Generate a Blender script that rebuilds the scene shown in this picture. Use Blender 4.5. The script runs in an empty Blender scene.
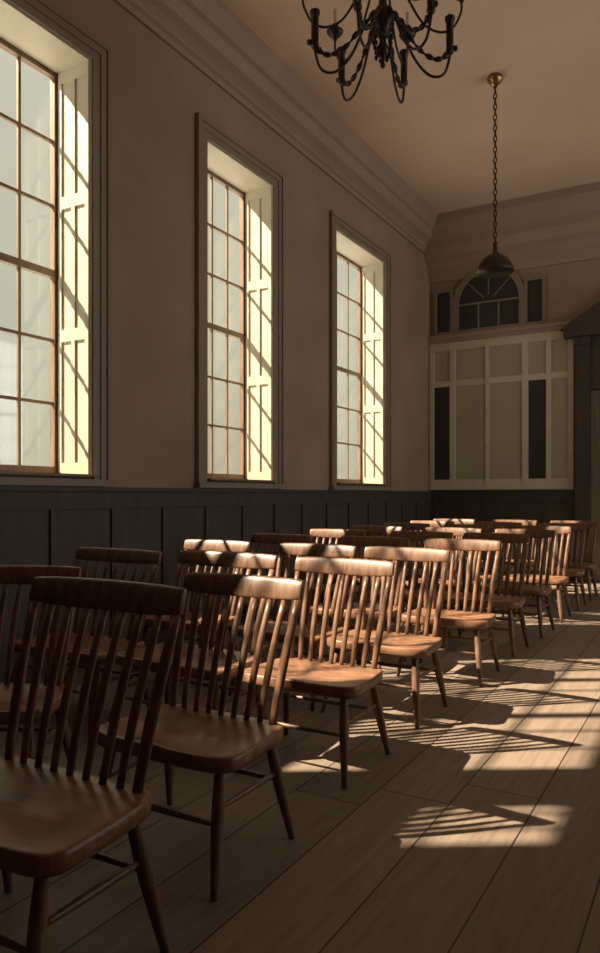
import bpy, bmesh, math, random
from mathutils import Vector, Matrix
random.seed(4)
sc = bpy.context.scene
C = sc.collection
PI = math.pi

# ------------------------------------------------------------------ helpers
def obj(name, bm, m=None, parent=None, smooth=False):
    me = bpy.data.meshes.new(name)
    bmesh.ops.recalc_face_normals(bm, faces=bm.faces)
    bm.to_mesh(me); bm.free()
    if smooth:
        for p in me.polygons: p.use_smooth = True
    o = bpy.data.objects.new(name, me); C.objects.link(o)
    if m: me.materials.append(m)
    if parent: o.parent = parent
    return o

def bevel(o, w, seg=2):
    b = o.modifiers.new('bevel', 'BEVEL'); b.width = w; b.segments = seg; b.limit_method = 'ANGLE'
    return o

def tag(o, label, cat, group=None):
    o['label'] = label; o['category'] = cat
    if group: o['group'] = group
    return o

def thing(name, label, cat, loc=(0, 0, 0), rz=0, group=None):
    o = bpy.data.objects.new(name, None); C.objects.link(o)
    o.empty_display_size = .1
    o.location = loc; o.rotation_euler = (0, 0, rz)
    return tag(o, label, cat, group)

def struct(name, bm, m, parent=None, smooth=False):
    o = obj(name, bm, m, parent, smooth)
    if not parent: o['kind'] = 'structure'
    return o

def box(bm, x0, x1, y0, y1, z0, z1):
    v = [bm.verts.new(p) for p in ((x0,y0,z0),(x1,y0,z0),(x1,y1,z0),(x0,y1,z0),(x0,y0,z1),(x1,y0,z1),(x1,y1,z1),(x0,y1,z1))]
    for f in ((0,3,2,1),(4,5,6,7),(0,1,5,4),(1,2,6,5),(2,3,7,6),(3,0,4,7)):
        bm.faces.new([v[i] for i in f])
    return bm

def spline(pts, n=8):
    """Catmull-Rom through the points"""
    P = [Vector(p) for p in pts]
    P = [2*P[0]-P[1]] + P + [2*P[-1]-P[-2]]
    out = []
    for i in range(1, len(P)-2):
        a, b, c, d = P[i-1:i+3]
        for k in range(n):
            t = k/n
            out.append(.5*((2*b)+(c-a)*t+(2*a-5*b+4*c-d)*t*t+(3*b-a-3*c+d)*t**3))
    out.append(P[-2])
    return out

def sweep(bm, pts, rad, seg=10, up=(0, 1, 0)):
    """closed elliptical tube along pts; rad = list of (ra, rb) or floats; rb lies along `up`"""
    pts = [Vector(p) for p in pts]
    n = len(pts); rings = []
    prev_b = Vector(up)
    for i, p in enumerate(pts):
        t = (pts[min(i+1, n-1)] - pts[max(i-1, 0)]).normalized()
        b = prev_b - t*prev_b.dot(t)
        if b.length < 1e-4:
            b = t.orthogonal()
        b.normalize(); prev_b = b
        a = t.cross(b)
        r = rad[i] if isinstance(rad, (list, tuple)) else rad
        ra, rb = r if isinstance(r, (list, tuple)) else (r, r)
        rings.append([bm.verts.new(p + a*ra*math.cos(2*PI*k/seg) + b*rb*math.sin(2*PI*k/seg)) for k in range(seg)])
    for i in range(n-1):
        for k in range(seg):
            bm.faces.new((rings[i][k], rings[i][(k+1) % seg], rings[i+1][(k+1) % seg], rings[i+1][k]))
    bm.faces.new(rings[0][::-1]); bm.faces.new(rings[-1])
    return bm

def lathe(bm, prof, c=(0, 0, 0), seg=16):
    rings = []
    for r, z in prof:
        rings.append([bm.verts.new((c[0]+max(r, .0005)*math.cos(2*PI*k/seg), c[1]+max(r, .0005)*math.sin(2*PI*k/seg), c[2]+z)) for k in range(seg)])
    for i in range(len(rings)-1):
        for k in range(seg):
            bm.faces.new((rings[i][k], rings[i][(k+1) % seg], rings[i+1][(k+1) % seg], rings[i+1][k]))
    bm.faces.new(rings[0][::-1]); bm.faces.new(rings[-1])
    return bm

def prism(bm, outline, x0, x1, axis='x'):
    """extrude a 2D outline (a, b): axis x -> (x, a, b), axis y -> (a, y, b)"""
    f = (lambda s, a, b: (s, a, b)) if axis == 'x' else (lambda s, a, b: (a, s, b))
    A = [bm.verts.new(f(x0, a, b)) for a, b in outline]
    B = [bm.verts.new(f(x1, a, b)) for a, b in outline]
    n = len(A)
    for i in range(n):
        bm.faces.new((A[i], A[(i+1) % n], B[(i+1) % n], B[i]))
    bm.faces.new(A[::-1]); bm.faces.new(B)
    return bm

# ------------------------------------------------------------------ materials
def newmat(name):
    m = bpy.data.materials.new(name); m.use_nodes = True
    nt = m.node_tree; b = nt.nodes['Principled BSDF']
    return m, nt, b

def ramp(nt, fac, cols):
    r = nt.nodes.new('ShaderNodeValToRGB')
    el = r.color_ramp.elements
    while len(el) < len(cols): el.new(.5)
    for e, (p, c) in zip(el, cols):
        e.position = p; e.color = (*c, 1)
    nt.links.new(fac, r.inputs['Fac'])
    return r.outputs['Color']

def wood(name, dark, light, rough=.4, scale=(22, 22, 2.0), bump=.15, coat=0.0):
    m, nt, b = newmat(name)
    tc = nt.nodes.new('ShaderNodeTexCoord'); mp = nt.nodes.new('ShaderNodeMapping')
    mp.inputs['Scale'].default_value = scale
    nt.links.new(tc.outputs['Object'], mp.inputs['Vector'])
    oi = nt.nodes.new('ShaderNodeObjectInfo')
    nz = nt.nodes.new('ShaderNodeTexNoise'); nz.noise_dimensions = '4D'
    nz.inputs['Scale'].default_value = 1.6; nz.inputs['Detail'].default_value = 6; nz.inputs['Distortion'].default_value = .6
    mm = nt.nodes.new('ShaderNodeMath'); mm.operation = 'MULTIPLY'; mm.inputs[1].default_value = 20
    nt.links.new(oi.outputs['Random'], mm.inputs[0]); nt.links.new(mm.outputs[0], nz.inputs['W'])
    nt.links.new(mp.outputs[0], nz.inputs['Vector'])
    nt.links.new(ramp(nt, nz.outputs['Fac'], [(.3, dark), (.7, light)]), b.inputs['Base Color'])
    rr = nt.nodes.new('ShaderNodeMapRange'); rr.inputs['To Min'].default_value = rough-.08; rr.inputs['To Max'].default_value = rough+.12
    nt.links.new(nz.outputs['Fac'], rr.inputs['Value']); nt.links.new(rr.outputs[0], b.inputs['Roughness'])
    bp = nt.nodes.new('ShaderNodeBump'); bp.inputs['Strength'].default_value = bump; bp.inputs['Distance'].default_value = .004
    nt.links.new(nz.outputs['Fac'], bp.inputs['Height']); nt.links.new(bp.outputs[0], b.inputs['Normal'])
    return m

def plaster(name, col, var=.12, rough=.85, scale=1.2):
    m, nt, b = newmat(name)
    tc = nt.nodes.new('ShaderNodeTexCoord')
    nz = nt.nodes.new('ShaderNodeTexNoise'); nz.inputs['Scale'].default_value = scale; nz.inputs['Detail'].default_value = 7
    nt.links.new(tc.outputs['Object'], nz.inputs['Vector'])
    a = tuple(c*(1-var) for c in col); d = tuple(c*(1+var) for c in col)
    nt.links.new(ramp(nt, nz.outputs['Fac'], [(.3, a), (.7, d)]), b.inputs['Base Color'])
    b.inputs['Roughness'].default_value = rough
    n2 = nt.nodes.new('ShaderNodeTexNoise'); n2.inputs['Scale'].default_value = 25; n2.inputs['Detail'].default_value = 4
    nt.links.new(tc.outputs['Object'], n2.inputs['Vector'])
    bp = nt.nodes.new('ShaderNodeBump'); bp.inputs['Strength'].default_value = .12; bp.inputs['Distance'].default_value = .01
    nt.links.new(n2.outputs['Fac'], bp.inputs['Height']); nt.links.new(bp.outputs[0], b.inputs['Normal'])
    return m

M = {}
M['chair'] = wood('chair_wood', (.098, .046, .028), (.235, .122, .071), .38)
M['seat'] = wood('seat_wood', (.130, .062, .036), (.325, .168, .096), .33, scale=(5, 24, 5), bump=.1)
M['wall'] = plaster('taupe_plaster', (.30, .225, .180))
M['ceiling'] = plaster('tan_plaster', (.72, .55, .43), .06)
M['cornice'] = plaster('cornice_paint', (.34, .265, .215), .06, .6)
M['cream'] = plaster('cream_paint', (.58, .54, .42), .08, .5, 3)
M['backwall'] = plaster('olive_cream_paint', (.40, .37, .27), .08, .7)
M['wainscot'] = wood('dark_wainscot', (.040, .030, .024), (.075, .055, .042), .55, scale=(10, 10, 1.5))
M['casing'] = plaster('casing_paint', (.24, .195, .16), .08, .5)
M['sash'] = wood('sash_wood', (.16, .10, .06), (.26, .17, .10), .5)
M['door'] = wood('door_wood', (.12, .10, .078), (.19, .16, .125), .5, scale=(10, 10, 1.5))
M['darkpanel'] = plaster('dark_panel', (.035, .033, .028), .2, .35)

def metal(name, col, rough, mix=.85):
    m, nt, b = newmat(name)
    tc = nt.nodes.new('ShaderNodeTexCoord'); nz = nt.nodes.new('ShaderNodeTexNoise'); nz.inputs['Scale'].default_value = 30
    nt.links.new(tc.outputs['Object'], nz.inputs['Vector'])
    nt.links.new(ramp(nt, nz.outputs['Fac'], [(.35, tuple(c*.6 for c in col)), (.7, col)]), b.inputs['Base Color'])
    b.inputs['Metallic'].default_value = mix; b.inputs['Roughness'].default_value = rough
    return m
M['iron'] = metal('dark_bronze', (.07, .05, .04), .45, .7)
M['brass'] = metal('old_brass', (.42, .26, .13), .35, .9)
M['candle'] = plaster('candle_wax', (.55, .45, .32), .05, .5)

# window glass: see-through with a faint gloss
m, nt, b = newmat('window_glass')
nt.nodes.remove(b)
tr = nt.nodes.new('ShaderNodeBsdfTransparent'); tr.inputs[0].default_value = (.93, .95, .93, 1)
gl = nt.nodes.new('ShaderNodeBsdfGlossy'); gl.inputs['Roughness'].default_value = .05
mx = nt.nodes.new('ShaderNodeMixShader'); mx.inputs[0].default_value = .05
nt.links.new(tr.outputs[0], mx.inputs[1]); nt.links.new(gl.outputs[0], mx.inputs[2])
nt.links.new(mx.outputs[0], nt.nodes['Material Output'].inputs['Surface'])
M['glass'] = m

# floor boards running along Y, 0.33 m wide
m, nt, b = newmat('floor_boards')
L = nt.links.new
tc = nt.nodes.new('ShaderNodeTexCoord'); sp = nt.nodes.new('ShaderNodeSeparateXYZ'); L(tc.outputs['Object'], sp.inputs[0])
def mth(op, a, bb=None, c=None):
    n = nt.nodes.new('ShaderNodeMath'); n.operation = op
    for i, v in enumerate((a, bb, c)):
        if v is None: continue
        if isinstance(v, (int, float)): n.inputs[i].default_value = v
        else: L(v, n.inputs[i])
    return n.outputs[0]
wob = nt.nodes.new('ShaderNodeTexNoise'); wob.inputs['Scale'].default_value = .7; L(tc.outputs['Object'], wob.inputs['Vector'])
xs = mth('ADD', sp.outputs['X'], mth('MULTIPLY', wob.outputs['Fac'], .012))
bx_ = mth('DIVIDE', mth('ADD', xs, 10.26), .33)
idx = mth('FLOOR', bx_); fx = mth('FRACT', bx_)
wn = nt.nodes.new('ShaderNodeTexWhiteNoise'); wn.noise_dimensions = '1D'; L(idx, wn.inputs['W'])
ly = mth('DIVIDE', mth('ADD', sp.outputs['Y'], mth('MULTIPLY', wn.outputs['Value'], 5.0)), 4.3)
fy = mth('FRACT', ly)
wn2 = nt.nodes.new('ShaderNodeTexWhiteNoise'); wn2.noise_dimensions = '2D'
cb = nt.nodes.new('ShaderNodeCombineXYZ'); L(idx, cb.inputs[0]); L(mth('FLOOR', ly), cb.inputs[1]); L(cb.outputs[0], wn2.inputs['Vector'])
ex = mth('MINIMUM', fx, mth('SUBTRACT', 1.0, fx))
ey = mth('MULTIPLY', mth('MINIMUM', fy, mth('SUBTRACT', 1.0, fy)), 13.0)
edge = mth('MINIMUM', ex, ey)
gap = nt.nodes.new('ShaderNodeMapRange'); gap.inputs['From Min'].default_value = .004; gap.inputs['From Max'].default_value = .016; L(edge, gap.inputs['Value'])
mp = nt.nodes.new('ShaderNodeMapping'); mp.inputs['Scale'].default_value = (14, 1.3, 1); L(tc.outputs['Object'], mp.inputs['Vector'])
g = nt.nodes.new('ShaderNodeTexNoise'); g.noise_dimensions = '4D'; g.inputs['Scale'].default_value = 2.2; g.inputs['Detail'].default_value = 8; g.inputs['Distortion'].default_value = .8
L(mp.outputs[0], g.inputs['Vector']); L(mth('MULTIPLY', wn2.outputs['Value'], 30), g.inputs['W'])
col = ramp(nt, g.outputs['Fac'], [(.25, (.155, .114, .088)), (.5, (.215, .162, .125)), (.8, (.265, .203, .158))])
hs = nt.nodes.new('ShaderNodeHueSaturation'); L(col, hs.inputs['Color'])
L(mth('ADD', mth('MULTIPLY', wn2.outputs['Value'], .35), .82), hs.inputs['Value'])
dk = nt.nodes.new('ShaderNodeMix'); dk.data_type = 'RGBA'; L(gap.outputs[0], dk.inputs['Factor'])
dk.inputs['A'].default_value = (.012, .009, .007, 1); L(hs.outputs[0], dk.inputs['B'])
L(dk.outputs['Result'], b.inputs['Base Color'])
b.inputs['Roughness'].default_value = .58
bp = nt.nodes.new('ShaderNodeBump'); bp.inputs['Strength'].default_value = .35; bp.inputs['Distance'].default_value = .006
L(mth('ADD', mth('MULTIPLY', g.outputs['Fac'], .25), gap.outputs[0]), bp.inputs['Height']); L(bp.outputs[0], b.inputs['Normal'])
M['floor'] = m

# ------------------------------------------------------------------ room
XL, XR, YB, YF, ZC = -4.4, 4.0, 12.1, -3.2, 6.05      # inner faces
TH = .45                                              # wall thickness
SILL, HEAD = 1.50, 4.88
WL = [(.22, .98), (1.12, 4.22), (5.72, 6.97), (8.50, 10.12)]  # first opening added unseen, second widened out of view, to place sun patches
WR = [(4.6, 6.0), (7.3, 8.7), (10.0, 11.4)]

struct('floor', box(bmesh.new(), XL-TH, XR+TH, YF-TH, YB+TH, -.12, 0), M['floor'])
struct('ceiling', box(bmesh.new(), XL-TH, XR+TH, YF-TH, YB+TH, ZC, ZC+.2), M['ceiling'])

def side_wall(name, x0, x1, wins):
    bm = bmesh.new(); y = YF-TH
    for a, c in wins:
        box(bm, x0, x1, y, a, 0, ZC)
        box(bm, x0, x1, a, c, 0, SILL)
        box(bm, x0, x1, a, c, HEAD, ZC)
        y = c
    box(bm, x0, x1, y, YB+TH, 0, ZC)
    return struct(name, bm, M['wall'])
side_wall('wall_left', XL-TH, XL, WL)
side_wall('wall_right', XR, XR+TH, WR)
struct('wall_front', box(bmesh.new(), XL, XR, YF-TH, YF, 0, ZC), M['wall'])
struct('wall_back', box(bmesh.new(), XL, XR, YB, YB+TH, 0, ZC), M['wall'])

# cornices with a moulded profile
def cornice(side):
    p = [(0, 5.50), (.03, 5.50), (.03, 5.56), (.06, 5.58), (.06, 5.62), (.10, 5.66), (.16, 5.70), (.20, 5.78), (.20, 5.82),
         (.24, 5.84), (.27, 5.92), (.31, 5.98), (.31, ZC+.02), (0, ZC+.02)]
    bm = bmesh.new()
    if side == 'left': prism(bm, [(XL+a, z) for a, z in p], YF, YB, 'y')
    elif side == 'right': prism(bm, [(XR-a, z) for a, z in p], YF, YB, 'y')
    elif side == 'back': prism(bm, [(YB-a*1.6, 5.05+(z-5.5)*1.82) for a, z in p], XL, XR, 'x')
    return bm
for i, s in enumerate(('left', 'right', 'back')):
    o = struct('trim_%d' % (i+1), cornice(s), M['cornice'])
# soffit beam just before the back wall
# windows ---------------------------------------------------------------
def window(n, y0, y1, side, cols=4, rows=6, sun_blocker=None, sg=None, blocker_to=None, mullions=()):
    """deep reveal, six over six sash at the outer side, moulded inner casing"""
    s = 1 if side == 'left' else -1
    xi = XL if side == 'left' else XR                 # inner wall face
    xo = xi - s*.40                                   # sash plane
    def B(bm, d0, d1, *r):                            # d measured into the room from the inner wall face
        a, c = xi+s*d0, xi+s*d1
        return box(bm, min(a, c), max(a, c), *r)
    # sash + bars
    bm = bmesh.new(); f = .055
    d0, d1 = -.43, -.375
    B(bm, d0, d1, y0, y0+f, SILL, HEAD); B(bm, d0, d1, y1-f, y1, SILL, HEAD)
    B(bm, d0, d1, y0+f, y1-f, SILL, SILL+.09); B(bm, d0, d1, y0+f, y1-f, HEAD-f, HEAD)
    zm = (SILL+HEAD)/2
    B(bm, d0, d1, y0+f, y1-f, zm-.03, zm+.03)
    t = .013
    zs = [SILL+.09+(zm-.03-SILL-.09)*k/(rows//2) for k in range(1, rows//2)] + [zm+.03+(HEAD-f-zm-.03)*k/(rows//2) for k in range(1, rows//2)]
    ys = [y0+f+(y1-y0-2*f)*k/cols for k in range(1, cols)]
    for y in mullions: B(bm, -.44, -.36, y-.035, y+.035, SILL, HEAD)
    for z in zs: B(bm, -.415, -.39, y0+f, y1-f, z-t, z+t)
    spans = [SILL+.09] + zs[:rows//2-1] + [zm] + zs[rows//2-1:] + [HEAD-f]
    for y in ys:
        B(bm, -.413, -.392, y-t, y+t, SILL+.09, zm-.03); B(bm, -.413, -.392, y-t, y+t, zm+.03, HEAD-f)
    w = struct('window_%d' % n, bm, M['sash'])
    g = B(bmesh.new(), -.406, -.400, y0+f*.9, y1-f*.9, SILL+.08, HEAD-f*.9)
    struct('pane', g, M['glass'], w)
    # lining of the reveal: panelled cream boards on both jambs and the head
    bm = bmesh.new(); q = .018
    for (a, c) in ((y0, y0+q), (y1-q, y1)):
        B(bm, -.37, 0, a, c, SILL, HEAD)
    yi = {0: (y0+q, y0+q+.014), 1: (y1-q-.014, y1-q)}
    for k in (0, 1):                                   # folded shutter panels
        a, c = yi[k]
        for (e0, e1) in ((-.36, -.32), (-.205, -.165), (-.05, -.01)):
            B(bm, e0, e1, a, c, SILL+.02, HEAD-q)
        zz = [SILL+.02, SILL+.12, 2.62, 2.72, 3.72, 3.82, HEAD-q-.10, HEAD-q]
        for j in range(0, 8, 2):
            for (e0, e1) in ((-.32, -.205), (-.165, -.05)):
                B(bm, e0, e1, a, c, zz[j], zz[j+1])
    B(bm, -.37, 0, y0+q, y1-q, HEAD-q, HEAD)
    struct('reveal_lining', bm, M['cream'], w)
    # sill board and casing
    struct('window_sill', B(bmesh.new(), -.375, .07, y0-.0, y1+.0, SILL-.001, SILL+.02), M['sash'], w)
    if sg is None:
        bm = bmesh.new()
        for (o0, o1, d) in ((0, .07, .022), (.07, .13, .034), (.13, .175, .05)):
            B(bm, .001, d, y0-o1, y0-o0, SILL-.02, HEAD+o1); B(bm, .001, d, y1+o0, y1+o1, SILL-.02, HEAD+o1)
            B(bm, .001, d, y0-o0, y1+o0, HEAD+o0, HEAD+o1)
        B(bm, .001, .075, y0-.19, y1+.19, SILL-.075, SILL-.02)
        struct('casing', bm, M['casing'], w)
    if sun_blocker:                                        # unseen solid leaves added to block the sun up to the height given
        ye = blocker_to or y1-q-.016
        bm = bmesh.new(); ym = (y0+ye)/2
        for a, c in ((y0+q+.016, ym-.004), (ym+.004, ye)):
            B(bm, -.34, -.31, a, c, SILL+.02, sun_blocker)
        struct('sun_blocker', bm, M['cream'], w)
    return w
window(1, *WL[0], 'left', cols=4, sun_blocker=4.12, sg=1)  # unseen window added for the floor sun patch; leaves keep nearby chairs dark
window(2, *WL[1], 'left', cols=9, sun_blocker=3.25, blocker_to=3.13, mullions=(2.18, 3.17))  # widened out of view for sun on the chairs; added leaves shade the left columns
for i in (2, 3): window(i+1, *WL[i], 'left')
for i, w in enumerate(WR): window(5+i, *w, 'right', cols=4)

# panelled wainscot
def wains_y(x, s, y0, y1, h):
    bm = bmesh.new()
    def B(d0, d1, *r):
        a, c = x+s*d0, x+s*d1; box(bm, min(a, c), max(a, c), *r)
    B(.001, .02, y0, y1, 0, h)
    B(.02, .04, y0, y1, 0, .18); B(.02, .04, y0, y1, h-.14, h); B(.001, .065, y0, y1, h, h+.035)
    n = int((y1-y0)/.62); 
    for k in range(n+1):
        y = y0+(y1-y0-.09)*k/n
        B(.02, .04, y, y+.09, .18, h-.14)
    return bm
struct('trim_4', wains_y(XL, 1, YF, YB, 1.385), M['wainscot'])
struct('trim_5', wains_y(XR, -1, YF, YB, 1.385), M['wainscot'])
def wains_x(x0, x1, h):
    bm = bmesh.new(); y = YB
    box(bm, x0, x1, y-.02, y-.001, 0, h)
    box(bm, x0, x1, y-.04, y-.02, 0, .18); box(bm, x0, x1, y-.04, y-.02, h-.14, h); box(bm, x0, x1, y-.07, y-.001, h, h+.04)
    n = max(1, int((x1-x0)/.5))
    for k in range(n+1):
        a = x0+(x1-x0-.09)*k/n
        box(bm, a, a+.09, y-.04, y-.02, .18, h-.14)
    return bm
struct('trim_6', wains_x(XL+.07, -2.0, 1.40), M['wainscot'])
struct('trim_7', wains_x(-.40, XR-.07, 1.40), M['wainscot'])

# back wall: cream panelled field between wainscot and belt rail ------------
bm = bmesh.new()
box(bm, XL+.005, -2.0, YB-.03, YB-.001, 1.445, 3.98)
struct('trim_8', bm, M['backwall'])
bm = bmesh.new()
for (a, c) in ((-4.38, -4.30), (-4.02, -3.92), (-3.40, -3.34), (-2.80, -2.70), (-2.42, -2.34), (-2.08, -2.0)):
    box(bm, a, c, YB-.055, YB-.03, 1.445, 3.98)
for (z0, z1) in ((1.445, 1.62), (3.22, 3.32), (3.84, 3.98)):
    box(bm, -4.38, -2.0, YB-.050, YB-.03, z0, z1)
struct('trim_9', bm, M['cream'])
bm = bmesh.new()
for (a, c) in ((-4.30, -4.02), (-2.70, -2.42)):
    box(bm, a, c, YB-.037, YB-.0295, 1.62, 3.22)
struct('trim_10', bm, M['darkpanel'])
bm = bmesh.new()                                        # belt rail
prism(bm, [(YB-.001, 3.98), (YB-.08, 3.98), (YB-.10, 4.03), (YB-.13, 4.05), (YB-.13, 4.10), (YB-.001, 4.10)], XL, -2.0, 'x')
prism(bm, [(YB-.001, 3.98), (YB-.08, 3.98), (YB-.10, 4.03), (YB-.13, 4.05), (YB-.13, 4.10), (YB-.001, 4.10)], -.40, XR, 'x')
struct('trim_11', bm, M['cornice'])

# arched dark window over the panelled field and two narrow lights beside it
def arch_pts(cx, w, z0, zs, n=16, g=0):
    r = w/2+g
    return [(cx+r, z0-g)] + [(cx+r*math.cos(PI*k/n), zs+r*math.sin(PI*k/n)) for k in range(n+1)] + [(cx-r, z0-g)]
ac, aw, az0, azs = -3.36, 1.02, 4.17, 4.60
bm = bmesh.new()
o_, i_ = arch_pts(ac, aw, az0, azs, 20, .10), arch_pts(ac, aw, az0, azs, 20, 0)
def ring(bm, o_, i_, y0, y1):
    V = [[bm.verts.new((x, y, z)) for x, z in P] for P in (o_, i_) for y in (y0, y1)]
    n = len(o_)
    for k in range(n):
        j = (k+1) % n
        bm.faces.new((V[0][k], V[0][j], V[1][j], V[1][k])); bm.faces.new((V[2][k], V[2][j], V[3][j], V[3][k]))
        bm.faces.new((V[0][k], V[0][j], V[2][j], V[2][k])); bm.faces.new((V[1][k], V[1][j], V[3][j], V[3][k]))
ring(bm, o_, i_, YB-.06, YB-.001)
for a in (-.17, .17):
    box(bm, ac+a-.012, ac+a+.012, YB-.03, YB-.012, az0, azs)
for k in (1, 2, 3):
    a = PI*k/4
    sweep(bm, [(ac+.12*math.cos(a), YB-.022, azs+.12*math.sin(a)), (ac+.5*math.cos(a), YB-.022, azs+.5*math.sin(a))], .011, 6)
box(bm, ac-aw/2, ac+aw/2, YB-.03, YB-.012, azs-.015, azs+.015)
w = struct('window_8', bm, M['casing'])
struct('pane', prism(bmesh.new(), i_, YB-.012, YB-.002, 'x') if False else (lambda b: (prism(b, [(x, z) for x, z in i_], YB-.012, YB-.002, 'y'), b)[1])(bmesh.new()), M['darkpanel'], w)
for n, (a, c) in ((9, (-4.26, -4.02)), (10, (-2.72, -2.48))):
    bm = bmesh.new()
    box(bm, a-.05, a, YB-.05, YB-.001, 4.12, 4.90); box(bm, c, c+.05, YB-.05, YB-.001, 4.12, 4.90)
    box(bm, a, c, YB-.05, YB-.001, 4.12, 4.17); box(bm, a, c, YB-.05, YB-.001, 4.85, 4.90)
    w = struct('window_%d' % n, bm, M['casing'])
    struct('pane', box(bmesh.new(), a, c, YB-.012, YB-.002, 4.17, 4.85), M['darkpanel'], w)

# tall door with a pediment at the right of the back wall
bm = bmesh.new()
for (a, c) in ((-1.97, -1.75), (-.65, -.43)):
    box(bm, a, c, YB-.14, YB-.001, 0, 3.82); box(bm, a-.02, c+.02, YB-.17, YB-.001, 0, .25); box(bm, a-.02, c+.02, YB-.17, YB-.001, 3.70, 3.82)
box(bm, -1.75, -.65, YB-.10, YB-.001, 3.0, 3.82)
box(bm, -2.12, -.28, YB-.26, YB-.001, 3.82, 3.95)
prism(bm, [(-2.18, 3.95), (-.22, 3.95), (-1.20, 4.58)], YB-.24, YB-.001, 'y')
d = struct('door_1', bm, M['wainscot'])
for k, (a, c) in enumerate(((-1.745, -1.203), (-1.197, -.655))):
    bm = bmesh.new(); box(bm, a, c, YB-.05, YB-.002, .01, 2.99)
    for (z0, z1) in ((.01, .22), (1.0, 1.12), (2.1, 2.2), (2.88, 2.99)): box(bm, a+.1, c-.1, YB-.07, YB-.05, z0, z1)
    box(bm, a, a+.1, YB-.07, YB-.05, .01, 2.99); box(bm, c-.1, c, YB-.07, YB-.05, .01, 2.99)
    struct('door_leaf', bm, M['door'], d)
struct('door_handle', lathe(bmesh.new(), [(.0, -.03), (.02, -.028), (.028, 0), (.02, .028), (0, .03)], (-1.25, YB-.10, 1.08), 12), M['brass'], d, True)

# ------------------------------------------------------------------ chair
def build_chair():
    root = thing('spindle_chair', '', 'chair')
    hw, hd = .325, .228
    # seat: saddled plank
    bm = bmesh.new(); NT = 56
    def bnd(th, s, grow=1.0):
        c, n = math.cos(th), math.sin(th)
        e = 8.0
        r = (abs(c)**e + abs(n)**e)**(-1/e)
        x, y = hw*r*c*s*grow, hd*r*n*s*grow
        x *= 1.0 - .05*(y/hd)
        y -= .012*(1-(x/hw)**2)*max(0, -n)
        return x, y
    def top(x, y):
        r2 = lambda cx, cy, sx, sy: math.exp(-((x-cx)/sx)**2-((y-cy)/sy)**2)
        return .450 - .031*r2(-.115, .0, .12, .13) - .031*r2(.115, .0, .12, .13) + .007*r2(0, -.2, .05, .10)
    ctr = bm.verts.new((0, 0, top(0, 0)))
    rings = []
    S = [.12, .26, .40, .54, .67, .79, .89, .955, .985]
    for s in S:
        rings.append([bm.verts.new((*bnd(2*PI*k/NT, s), top(*bnd(2*PI*k/NT, s)) - (.0015 if s > .98 else 0))) for k in range(NT)])
    for s, z in ((1.0, .444), (1.0, .408), (.975, .393), (.90, .388)):
        rings.append([bm.verts.new((*bnd(2*PI*k/NT, s), z)) for k in range(NT)])
    for k in range(NT): bm.faces.new((ctr, rings[0][k], rings[0][(k+1) % NT]))
    for i in range(len(rings)-1):
        for k in range(NT): bm.faces.new((rings[i][k], rings[i+1][k], rings[i+1][(k+1) % NT], rings[i][(k+1) % NT]))
    bm.faces.new(rings[-1])
    obj('seat', bm, M['seat'], root, True)
    # crest rail: bowed board, leaning back, lower corners eased
    yb, yt = .188, .345                                  # back line at the seat and at the very top (z 1.0)
    def yl(z): return yb + (yt-yb)*(z-.45)/.55
    def bow(x): return .022*(1-(x/.30)**2)
    bm = bmesh.new(); N = 20; rr = []
    for k in range(N+1):
        x = -.304 + .608*k/N
        e = abs(x)/.304
        zt = 1.0 - .004*e**6 + .002*(1-e*e); zb = .910 + .012*e**3
        cs = []
        for (z, t) in ((zb, -.010), (zb+.012, -.013), (zt-.02, -.013), (zt-.004, -.007), (zt, .004), (zt-.008, .013), (zb+.012, .013), (zb, .008)):
            cs.append(bm.verts.new((x, yl(z)+bow(x)+t, z)))
        rr.append(cs)
    for k in range(N):
        for j in range(8): bm.faces.new((rr[k][j], rr[k][(j+1) % 8], rr[k+1][(j+1) % 8], rr[k+1][j]))
    bm.faces.new(rr[0]); bm.faces.new(rr[-1][::-1])
    bevel(obj('crest_rail', bm, M['chair'], root, True), .003)
    # outer posts and spindles, slightly flattened, swelling towards the middle
    def upright(xb, xt, w, th, name):
        pts, rad = [], []
        for i in range(9):
            t = i/8; z = .425 + (.915-.425)*t
            x = xb+(xt-xb)*t
            y = yl(z) + bow(x)*t + .012*math.sin(PI*t) * (-1)
            f = .72+.38*math.sin(PI*(.12+.80*t))
            pts.append((x, y, z)); rad.append((w*f, th*f))
        return obj(name, sweep(bmesh.new(), pts, rad, 10, (0, 1, 0)), M['chair'], root, True)
    for s in (-1, 1): upright(.252*s, .287*s, .0185, .013, 'back_post')
    for k in range(7):
        u = (k-3)/3.0
        upright(.190*u, .218*u, .0150, .009, 'spindle')
    # legs
    def leg(sx, sy):
        a = Vector((.250*sx, .155*sy, .412)); f = Vector((.312*sx, (.235 if sy > 0 else -.295+.02), 0))
        prof = [(0, .0165), (.12, .019), (.30, .0225), (.48, .0230), (.62, .0212), (.72, .0190), (.86, .0155), (1, .0125)]
        obj('leg', sweep(bmesh.new(), [a.lerp(f, t) for t, _ in prof], [r for _, r in prof], 12), M['chair'], root, True)
        return a, f
    at = {}
    for sx in (-1, 1):
        for sy in (-1, 1): at[sx, sy] = leg(sx, sy)
    def stretch(k1, k2, z, r=.0115):
        p = []
        for k in (k1, k2):
            a, f = at[k]; t = (a.z-z)/a.z; p.append(a.lerp(f, t))
        pts = [p[0].lerp(p[1], i/8) for i in range(9)]
        obj('stretcher', sweep(bmesh.new(), pts, [r*(.62+.42*math.sin(PI*i/8)) for i in range(9)], 10), M['chair'], root, True)
    stretch((-1, -1), (1, -1), .215); stretch((-1, 1), (1, 1), .235)
    stretch((-1, -1), (-1, 1), .265); stretch((1, -1), (1, 1), .265)
    return root

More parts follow.
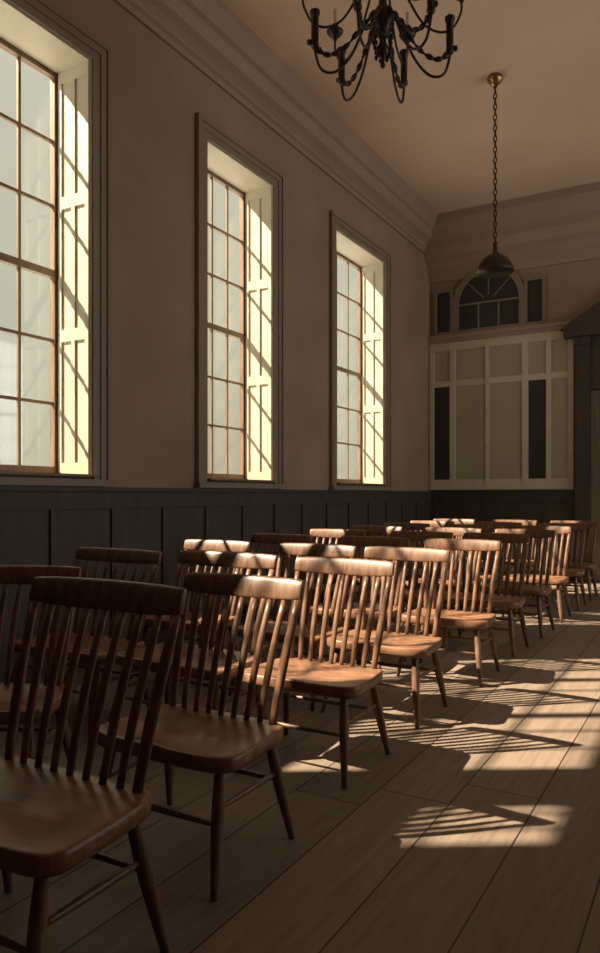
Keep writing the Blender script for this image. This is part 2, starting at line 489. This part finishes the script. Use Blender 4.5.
chair0 = build_chair()
used = [False]
def place(x, y, rz=0, sz=1.0, label='', sx=1.0, group='wooden spindle chairs in rows facing the camera'):
    if used[0]:
        r = chair0.copy(); C.objects.link(r)
        for ch in list(chair0.children):
            c = ch.copy(); C.objects.link(c); c.parent = r
    else:
        r = chair0; used[0] = True
    r.location = (x, y, 0); r.rotation_euler = (0, 0, math.radians(rz)); r.scale = (sx, 1, sz)
    r['label'] = label; r['group'] = group
    return r

AX = [  # aisle column, front to back
 (-1.76, 1.41, 1, 1.07, 'nearest dark spindle chair at the bottom left, its seat cut by the picture edge', 1.1),
 (-1.775, 2.22, 0, 1.01, 'dark spindle chair with dished shaded seat, second from the front along the aisle'),
 (-1.815, 3.27, 0, 1.0, 'spindle chair with sunlit crest rail and orange seat, third from the front along the aisle'),
 (-1.83, 4.24, 0, 1.0, 'spindle chair fourth from the front along the aisle, behind the sunlit third one'),
 (-1.78, 5.33, 1, 1.0, 'spindle chair fifth from the front along the aisle'),
 (-1.80, 6.38, 0, 1.0, 'spindle chair sixth from the front along the aisle'),
 (-1.76, 7.32, -1, 1.0, 'spindle chair seventh from the front along the aisle'),
 (-1.76, 8.28, 0, 1.0, 'spindle chair third from the far end of the aisle row'),
 (-1.74, 9.22, 0, 1.0, 'spindle chair next to last at the far end of the aisle row'),
 (-1.74, 10.15, 0, 1.0, 'farthest spindle chair of the aisle row, close to the far wall'),
]
for a in AX: place(*a[:4], label=a[4], sx=a[5] if len(a) > 5 else 1.0)
place(-2.86, 2.12, 28, 1.0, 'turned spindle chair at the left edge, seen behind the nearest chair')
ordn = ['third', 'fourth', 'fifth', 'sixth', 'seventh', 'eighth', 'ninth', 'tenth']
for i, y in enumerate((3.22, 4.25, 5.30, 6.35, 7.30, 8.25, 9.2, 10.15)):
    place(-2.53-.05*(i == 0)+.02*random.uniform(-1, 1), y, random.uniform(-1.5, 1.5), 1.01 if i == 0 else 1.0,
          'spindle chair in the middle column, right beside the %s aisle chair' % ordn[i], sx=1.2 if i == 0 else 1.04)
for i, y in enumerate((3.18, 4.25, 5.25, 6.35, 7.30, 8.25, 9.2, 10.15)):
    place(-3.44+.02*random.uniform(-1, 1), y, random.uniform(-1.5, 1.5), 1.0,
          'spindle chair in the column by the windows, level with the %s aisle chair' % ordn[i], sx=1.2 if i == 0 else 1.04)

# ------------------------------------------------------------------ chandelier
def chain_mesh(z0, z1, link=.05, r=.0045, w=.013):
    bm = bmesh.new(); z = z0; k = 0
    while z < z1:
        pts = []
        for i in range(13):
            a = 2*PI*i/12
            u, v = w*math.sin(a), link*.62*math.cos(a)
            pts.append((u, 0, z+link/2+v) if k % 2 else (0, u, z+link/2+v))
        sweep(bm, pts, r, 6, (1, 0, 0) if not k % 2 else (0, 1, 0))
        z += link; k += 1
    return bm

cx, cy = -2.02, 4.62
ch = thing('chandelier', 'dark bronze chandelier with curved arms and candle cups hanging over the chairs', 'chandelier', (cx, cy, 4.31), math.radians(34))
Z0 = 4.22
def Z(z): return z-Z0
obj('hub', lathe(bmesh.new(), [(0, 0), (.014, .006), (.02, .02), (.010, .045), (.022, .07), (.045, .10), (.050, .13), (.028, .17), (.022, .20), (.055, .25),
    (.075, .30), (.078, .34), (.055, .40), (.030, .44), (.026, .50), (.050, .55), (.058, .60), (.034, .66), (.022, .74), (.030, .80), (.014, .86), (0, .87)], (0, 0, 0), 20), M['iron'], ch, True)
for k in range(6):
    ca, sa = math.cos(PI/3*k), math.sin(PI/3*k)
    R = lambda r, z, off=0: (r*ca-off*sa, r*sa+off*ca, Z(z))
    p = spline([R(.03, 4.62), R(.12, 4.52), R(.22, 4.30), R(.33, 4.185), R(.43, 4.20), R(.475, 4.34), R(.47, 4.40)], 8)
    arm = obj('arm', sweep(bmesh.new(), p, .0095, 8), M['iron'], ch, True)
    p = spline([R(.03, 4.98), R(.14, 4.78), R(.27, 4.56), R(.39, 4.49), R(.49, 4.52), R(.55, 4.63), R(.555, 4.72)], 8)
    obj('arm', sweep(bmesh.new(), p, .0085, 8), M['iron'], ch, True)
    # candle sleeve with knobs
    bm = lathe(bmesh.new(), [(0, -.02), (.022, -.018), (.030, 0), (.024, .02), (.026, .05), (.026, .20), (.034, .21), (.036, .235), (.024, .245), (.0, .25)], R(.472, 4.36), 14)
    lathe(bm, [(0, -.02), (.018, -.012), (.02, 0), (.018, .012), (0, .02)], R(.51, 4.38), 10)
    lathe(bm, [(0, -.02), (.016, -.012), (.018, 0), (.016, .012), (0, .02)], R(.44, 4.33), 10)
    obj('sleeve', bm, M['iron'], arm, True)
    cup = obj('candle_cup', lathe(bmesh.new(), [(0, -.03), (.012, -.028), (.02, -.01), (.05, .015), (.066, .04), (.060, .045), (.03, .03), (.026, .06), (.026, .09), (0, .09)], R(.555, 4.73), 16), M['iron'], ch, True)
    obj('candle', lathe(bmesh.new(), [(0, 0), (.014, 0), (.014, .12), (.008, .127), (0, .128)], R(.555, 4.815), 12), M['candle'], cup, True)
    # bead garland
    bm = bmesh.new()
    gp = spline([R(.05, 4.62), R(.15, 4.50), R(.26, 4.36), R(.37, 4.30), R(.46, 4.33)], 5)
    for i, q in enumerate(gp):
        s = .019 if i % 3 == 1 else .010
        d = (gp[min(i+1, len(gp)-1)]-gp[max(i-1, 0)]).normalized()
        mt = Matrix.Translation(q) @ d.to_track_quat('Z', 'Y').to_matrix().to_4x4() @ Matrix.Diagonal((s, s, s*1.9, 1))
        bmesh.ops.create_icosphere(bm, subdivisions=2, radius=1, matrix=mt)
    obj('bead_garland', bm, M['iron'], ch, True)
    # small drops near the hub
    bm = bmesh.new()
    for i in range(6):
        s = (.009, .012, .016, .012, .009, .013)[i]
        q = Vector(R(.075-.008*i, 4.50-.04*i, .03))
        bmesh.ops.create_icosphere(bm, subdivisions=2, radius=1, matrix=Matrix.Translation(q) @ Matrix.Diagonal((s, s, s*1.5, 1)))
    sweep(bm, [Vector(R(.085, 4.54, .03)), Vector(R(.075, 4.50, .03)), Vector(R(.035, 4.30, .03))], .004, 6)
    obj('drop_string', bm, M['iron'], ch, True)
obj('chain', chain_mesh(Z(5.07), Z(5.89), .06, .006, .017), M['iron'], ch, True)
obj('canopy', lathe(bmesh.new(), [(0, Z(5.88)), (.02, Z(5.88)), (.05, Z(5.91)), (.08, Z(5.94)), (.085, Z(ZC-.09)), (0, Z(ZC-.09))], (0, 0, 0), 20), M['brass'], ch, True)

px_, py_ = -2.18, 8.11
pl = thing('pendant_lamp', 'dark pendant lamp on a long chain from a brass ceiling rose near the far wall', 'lamp', (px_, py_, 3.85))
h = 6.05-3.85
obj('ceiling_rose', lathe(bmesh.new(), [(0, h-.115), (.02, h-.11), (.05, h-.09), (.085, h-.05), (.092, h-.025), (.07, h-.01), (.075, h), (0, h)], (0, 0, 0), 20), M['brass'], pl, True)
obj('chain', chain_mesh(.33, h-.10, .06, .007, .018), M['iron'], pl, True)
obj('lamp_shade', lathe(bmesh.new(), [(.20, 0), (.205, .02), (.19, .07), (.15, .14), (.09, .19), (.03, .22), (.02, .30), (.03, .33), (0, .34), (0, .32), (.01, .21), (.08, .175), (.14, .125), (.18, .06), (.195, .01)], (0, 0, 0), 24), M['iron'], pl, True)
obj('bulb', lathe(bmesh.new(), [(0, .02), (.03, .03), (.042, .06), (.03, .10), (.016, .13), (.016, .2), (0, .2)], (0, 0, 0), 14), M['candle'], pl, True)

# ------------------------------------------------------------------ light
W = bpy.data.worlds.new('world'); sc.world = W; W.use_nodes = True
nt = W.node_tree; bg = nt.nodes['Background']
tc = nt.nodes.new('ShaderNodeTexCoord'); sp = nt.nodes.new('ShaderNodeSeparateXYZ'); nt.links.new(tc.outputs['Generated'], sp.inputs[0])
cl = nt.nodes.new('ShaderNodeTexNoise'); cl.inputs['Scale'].default_value = 3; cl.inputs['Detail'].default_value = 4
nt.links.new(tc.outputs['Generated'], cl.inputs['Vector'])
ad = nt.nodes.new('ShaderNodeMath'); ad.operation = 'MULTIPLY_ADD'; ad.inputs[1].default_value = .35
nt.links.new(cl.outputs['Fac'], ad.inputs[0]); nt.links.new(sp.outputs['Z'], ad.inputs[2])
def wmix(f, a, b_):
    n = nt.nodes.new('ShaderNodeMix'); n.data_type = 'RGBA'
    nt.links.new(f, n.inputs['Factor'])
    for k, v in (('A', a), ('B', b_)):
        if isinstance(v, tuple): n.inputs[k].default_value = (*v, 1)
        else: nt.links.new(v, n.inputs[k])
    return n.outputs['Result']
def wrange(v, a, b_):
    n = nt.nodes.new('ShaderNodeMapRange'); n.interpolation_type = 'SMOOTHSTEP'
    n.inputs['From Min'].default_value = a; n.inputs['From Max'].default_value = b_
    nt.links.new(v, n.inputs['Value']); return n.outputs[0]
# hazy sky: paler towards the west (left), brightness added to the east and below the horizon to fill the room
west = ramp(nt, ad.outputs[0], [(.10, (.40, .37, .28)), (.34, (.66, .62, .50)), (.9, (.74, .70, .58))])
sky = wmix(wrange(sp.outputs['X'], -.1, .6), west, (5.6, 5.6*.97, 5.6*.92))
ground_fill = wmix(wrange(sp.outputs['X'], -.3, .4), (3.2, 3.2*.84, 3.2*.68), (7.0, 7.0*.88, 7.0*.79))
nt.links.new(wmix(wrange(sp.outputs['Z'], -.04, .01), ground_fill, sky), bg.inputs['Color'])
bg.inputs['Strength'].default_value = 1.0

sun = bpy.data.lights.new('sun', 'SUN'); so = bpy.data.objects.new('sun', sun); C.objects.link(so)
az = Vector((.85, .53)).normalized(); el = math.radians(44)
d = Vector((az.x*math.cos(el), az.y*math.cos(el), -math.sin(el)))
so.rotation_euler = d.to_track_quat('-Z', 'Y').to_euler(); so.location = (-12, -6, 12)
sun.energy = 20; sun.color = (1, .80, .60); sun.angle = math.radians(.7)

def portal(x, y0, y1, s):
    l = bpy.data.lights.new('daylight_portal', 'AREA'); l.shape = 'RECTANGLE'
    l.size = HEAD-SILL; l.size_y = y1-y0
    l.cycles.is_portal = True
    o = bpy.data.objects.new('daylight_portal', l); C.objects.link(o)
    o.location = (x, (y0+y1)/2, (SILL+HEAD)/2)
    o.rotation_euler = Vector((s, 0, 0)).to_track_quat('-Z', 'Y').to_euler()
    # local X must span the height
    q = o.rotation_euler.to_quaternion(); lx = q @ Vector((1, 0, 0))
    if abs(lx.z) < .5: l.size, l.size_y = l.size_y, l.size
for a, c in WL: portal(XL-TH-.02, a, c, 1)
for a, c in WR: portal(XR+TH+.02, a, c, -1)

# ------------------------------------------------------------------ camera
cam = bpy.data.cameras.new('camera'); co = bpy.data.objects.new('camera', cam); C.objects.link(co)
co.location = (0, 0, 1.355); co.rotation_euler = (PI/2, 0, math.radians(30.15))
cam.sensor_fit = 'HORIZONTAL'; cam.sensor_width = 36; cam.lens = 723/600*36
cam.shift_y = 18.5/600
cam.clip_start = .05
sc.camera = co
vs = sc.view_settings
vs.view_transform = 'Standard'; vs.look = 'None'; vs.gamma = 1; vs.use_curve_mapping = False; vs.exposure = 0.0
sc.cycles.max_bounces = 10; sc.cycles.diffuse_bounces = 6; sc.cycles.transparent_max_bounces = 16
sc.cycles.use_denoising = True
